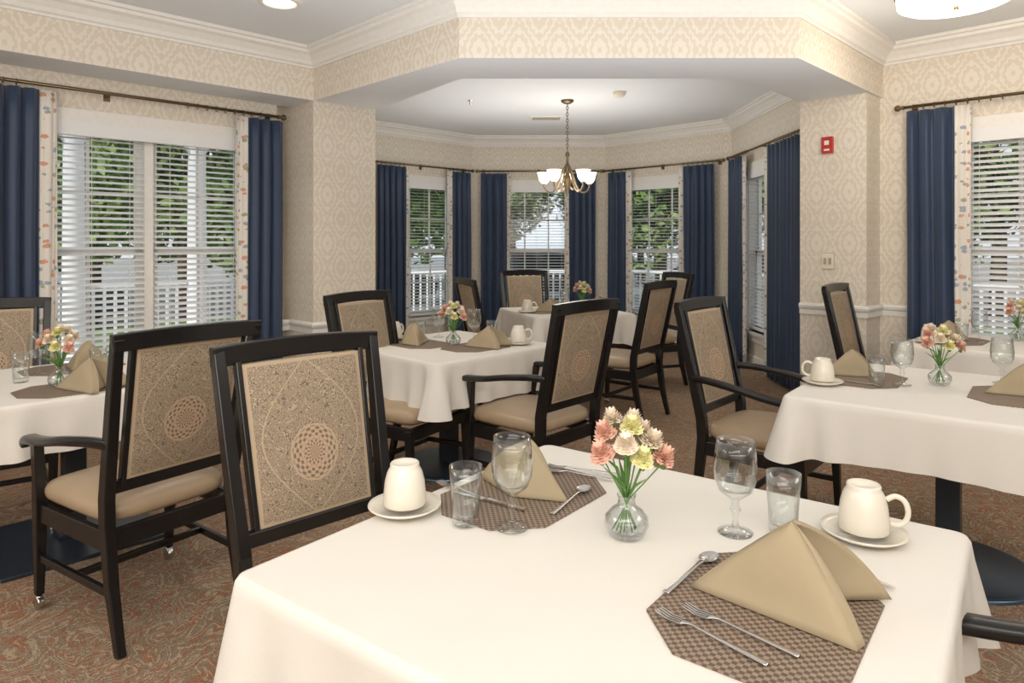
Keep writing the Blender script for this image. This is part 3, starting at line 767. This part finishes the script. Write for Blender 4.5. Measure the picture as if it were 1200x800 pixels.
def tree_mesh(seed, hgt, n=6500):
    rd = random.Random(seed); mb = MB()
    tube(mb, [(0, 0, -.3), (.05, 0, hgt*.3), (-.05, .05, hgt*.6), (0, 0, hgt*.85)], [.16, .12, .08, .03], 10, 1)
    cl = [(rd.uniform(-1.5, 1.5), rd.uniform(-1.3, 1.3), rd.uniform(.30, .95)*hgt, rd.uniform(.7, 1.2)) for _ in range(16)]
    for x, y, z, r in cl[:6]: tube(mb, [(0, 0, z*.6), (x*.5, y*.5, z*.85), (x, y, z)], [.06, .04, .01], 6, 1)
    for _ in range(n):
        x, y, z, r = rd.choice(cl); d = Vector((rd.gauss(0, 1), rd.gauss(0, 1), rd.gauss(0, 1))).normalized()*r*(rd.random()**.4)
        p = Vector((x, y, z))+d; a = Vector((rd.gauss(0, 1), rd.gauss(0, 1), rd.gauss(0, 1))).normalized(); b = a.orthogonal().normalized(); s = rd.uniform(.08, .16)
        mb.add([p-a*s, p+b*s*.5, p+a*s, p-b*s*.5], [(0, 1, 2, 3)], 0)
    return mb.mesh('garden_tree', [LEAF, BARK])
TM = [tree_mesh(1, 5.0), tree_mesh(2, 6.0)]
rd = random.Random(11)
for (x, y, k) in [(-15, 16, 1), (-11, 18, 0), (-7.4, 15.5, 0), (-4.5, 24, 1), (-1.4, 16, 0), (2.9, 25, 1), (3.4, 15.8, 0), (8.5, 22, 1), (11, 15.5, 0), (15.5, 14, 1), (-19, 12, 1), (18, 8, 0), (0, 27, 1), (-8.5, 25, 1), (-18, 6, 0), (-13, 24, 1), (-2.5, 31, 1), (5.5, 29, 1), (-20, 18, 1), (20, 14, 1), (12.5, 22, 1), (-13.5, 13, 0)]:
    inst('garden_tree', TM[k], (x, y, -.28), rd.random()*6, sc=1+.2*rd.random())

# ------------------------------------------------------------ lights
def area(name, loc, rot, sx, sy, power, col=(1, .955, .895)):
    l = bpy.data.lights.new(name, 'AREA'); l.shape = 'RECTANGLE'; l.size = sx; l.size_y = sy; l.energy = power; l.color = col
    o = bpy.data.objects.new(name, l); S.collection.objects.link(o); o.location = loc; o.rotation_euler = rot; return o
def point(name, loc, power, col, r=.08):
    l = bpy.data.lights.new(name, 'POINT'); l.energy = power; l.color = col; l.shadow_soft_size = r
    o = bpy.data.objects.new(name, l); S.collection.objects.link(o); o.location = loc
area('overhead_fill', (-1.0, -.6, 2.86), (math.radians(25), 0, 0), 4.0, 1.2, 68)  # added overhead fill behind the camera, no ceiling fixture here
area('overhead_fill', (3.8, .8, 2.86), (0, math.radians(10), 0), 1.6, 1.6, 42)  # added fill on the right, stands for no real fixture
area('overhead_fill', (-3.8, 1.0, 2.86), (0, math.radians(-10), 0), 1.6, 1.6, 50)  # added fill on the left, stands for no real fixture
area('bounce_fill', (0, -1.2, 1.75), (math.radians(150), 0, 0), 5, 1.4, 115)  # added lamp behind the camera, aimed up to brighten the ceiling
area('front_fill', (0, -2.3, 1.7), (math.radians(88), 0, 0), 5, 1.8, 40)  # added frontal fill, an unseen source at the rear of the room
area('up_fill_main', (.5, 3.3, 1.55), (PI, 0, 0), 4.2, 1.6, 27, (.97, .98, 1))  # unseen upward fill, added to lighten beam undersides and ceiling
area('up_fill_bay', (.4, 7.3, 1.75), (PI, 0, 0), 2.6, 2.4, 24, (1, .97, .93))  # unseen upward fill, added to brighten the bay ceiling
point('drum_lamp', (2.57, 3.95, 2.60), 16, (1, .84, .66), .15)
point('chandelier_lamp', (cx, cy, 2.0), 20, (1, .92, .80), .25)
sp = bpy.data.lights.new('recessed_lamp', 'SPOT'); sp.energy = 45; sp.spot_size = 1.9; sp.spot_blend = .8; sp.color = (1, .87, .7); sp.shadow_soft_size = .08
so = bpy.data.objects.new('recessed_lamp', sp); S.collection.objects.link(so); so.location = (-1.49, 4.38, 2.92)
sun = bpy.data.lights.new('sun', 'SUN'); sun.energy = 3.2; sun.angle = .02; sun.color = (1, .96, .9)
so = bpy.data.objects.new('sun', sun); S.collection.objects.link(so); so.rotation_euler = (math.radians(48), 0, math.radians(-25))
w = bpy.data.worlds.new('World'); S.world = w; w.use_nodes = True; bg = w.node_tree.nodes['Background']
bg.inputs[0].default_value = (.84, .91, 1, 1); bg.inputs[1].default_value = .95

# ------------------------------------------------------------ camera
cam = bpy.data.cameras.new('camera'); cam.lens = 24; cam.sensor_width = 36; cam.shift_y = -115/1200; cam.clip_start = .05
co = bpy.data.objects.new('camera', cam); S.collection.objects.link(co); co.location = (0, 0, 1.4); co.rotation_euler = (PI/2, 0, 0); S.camera = co
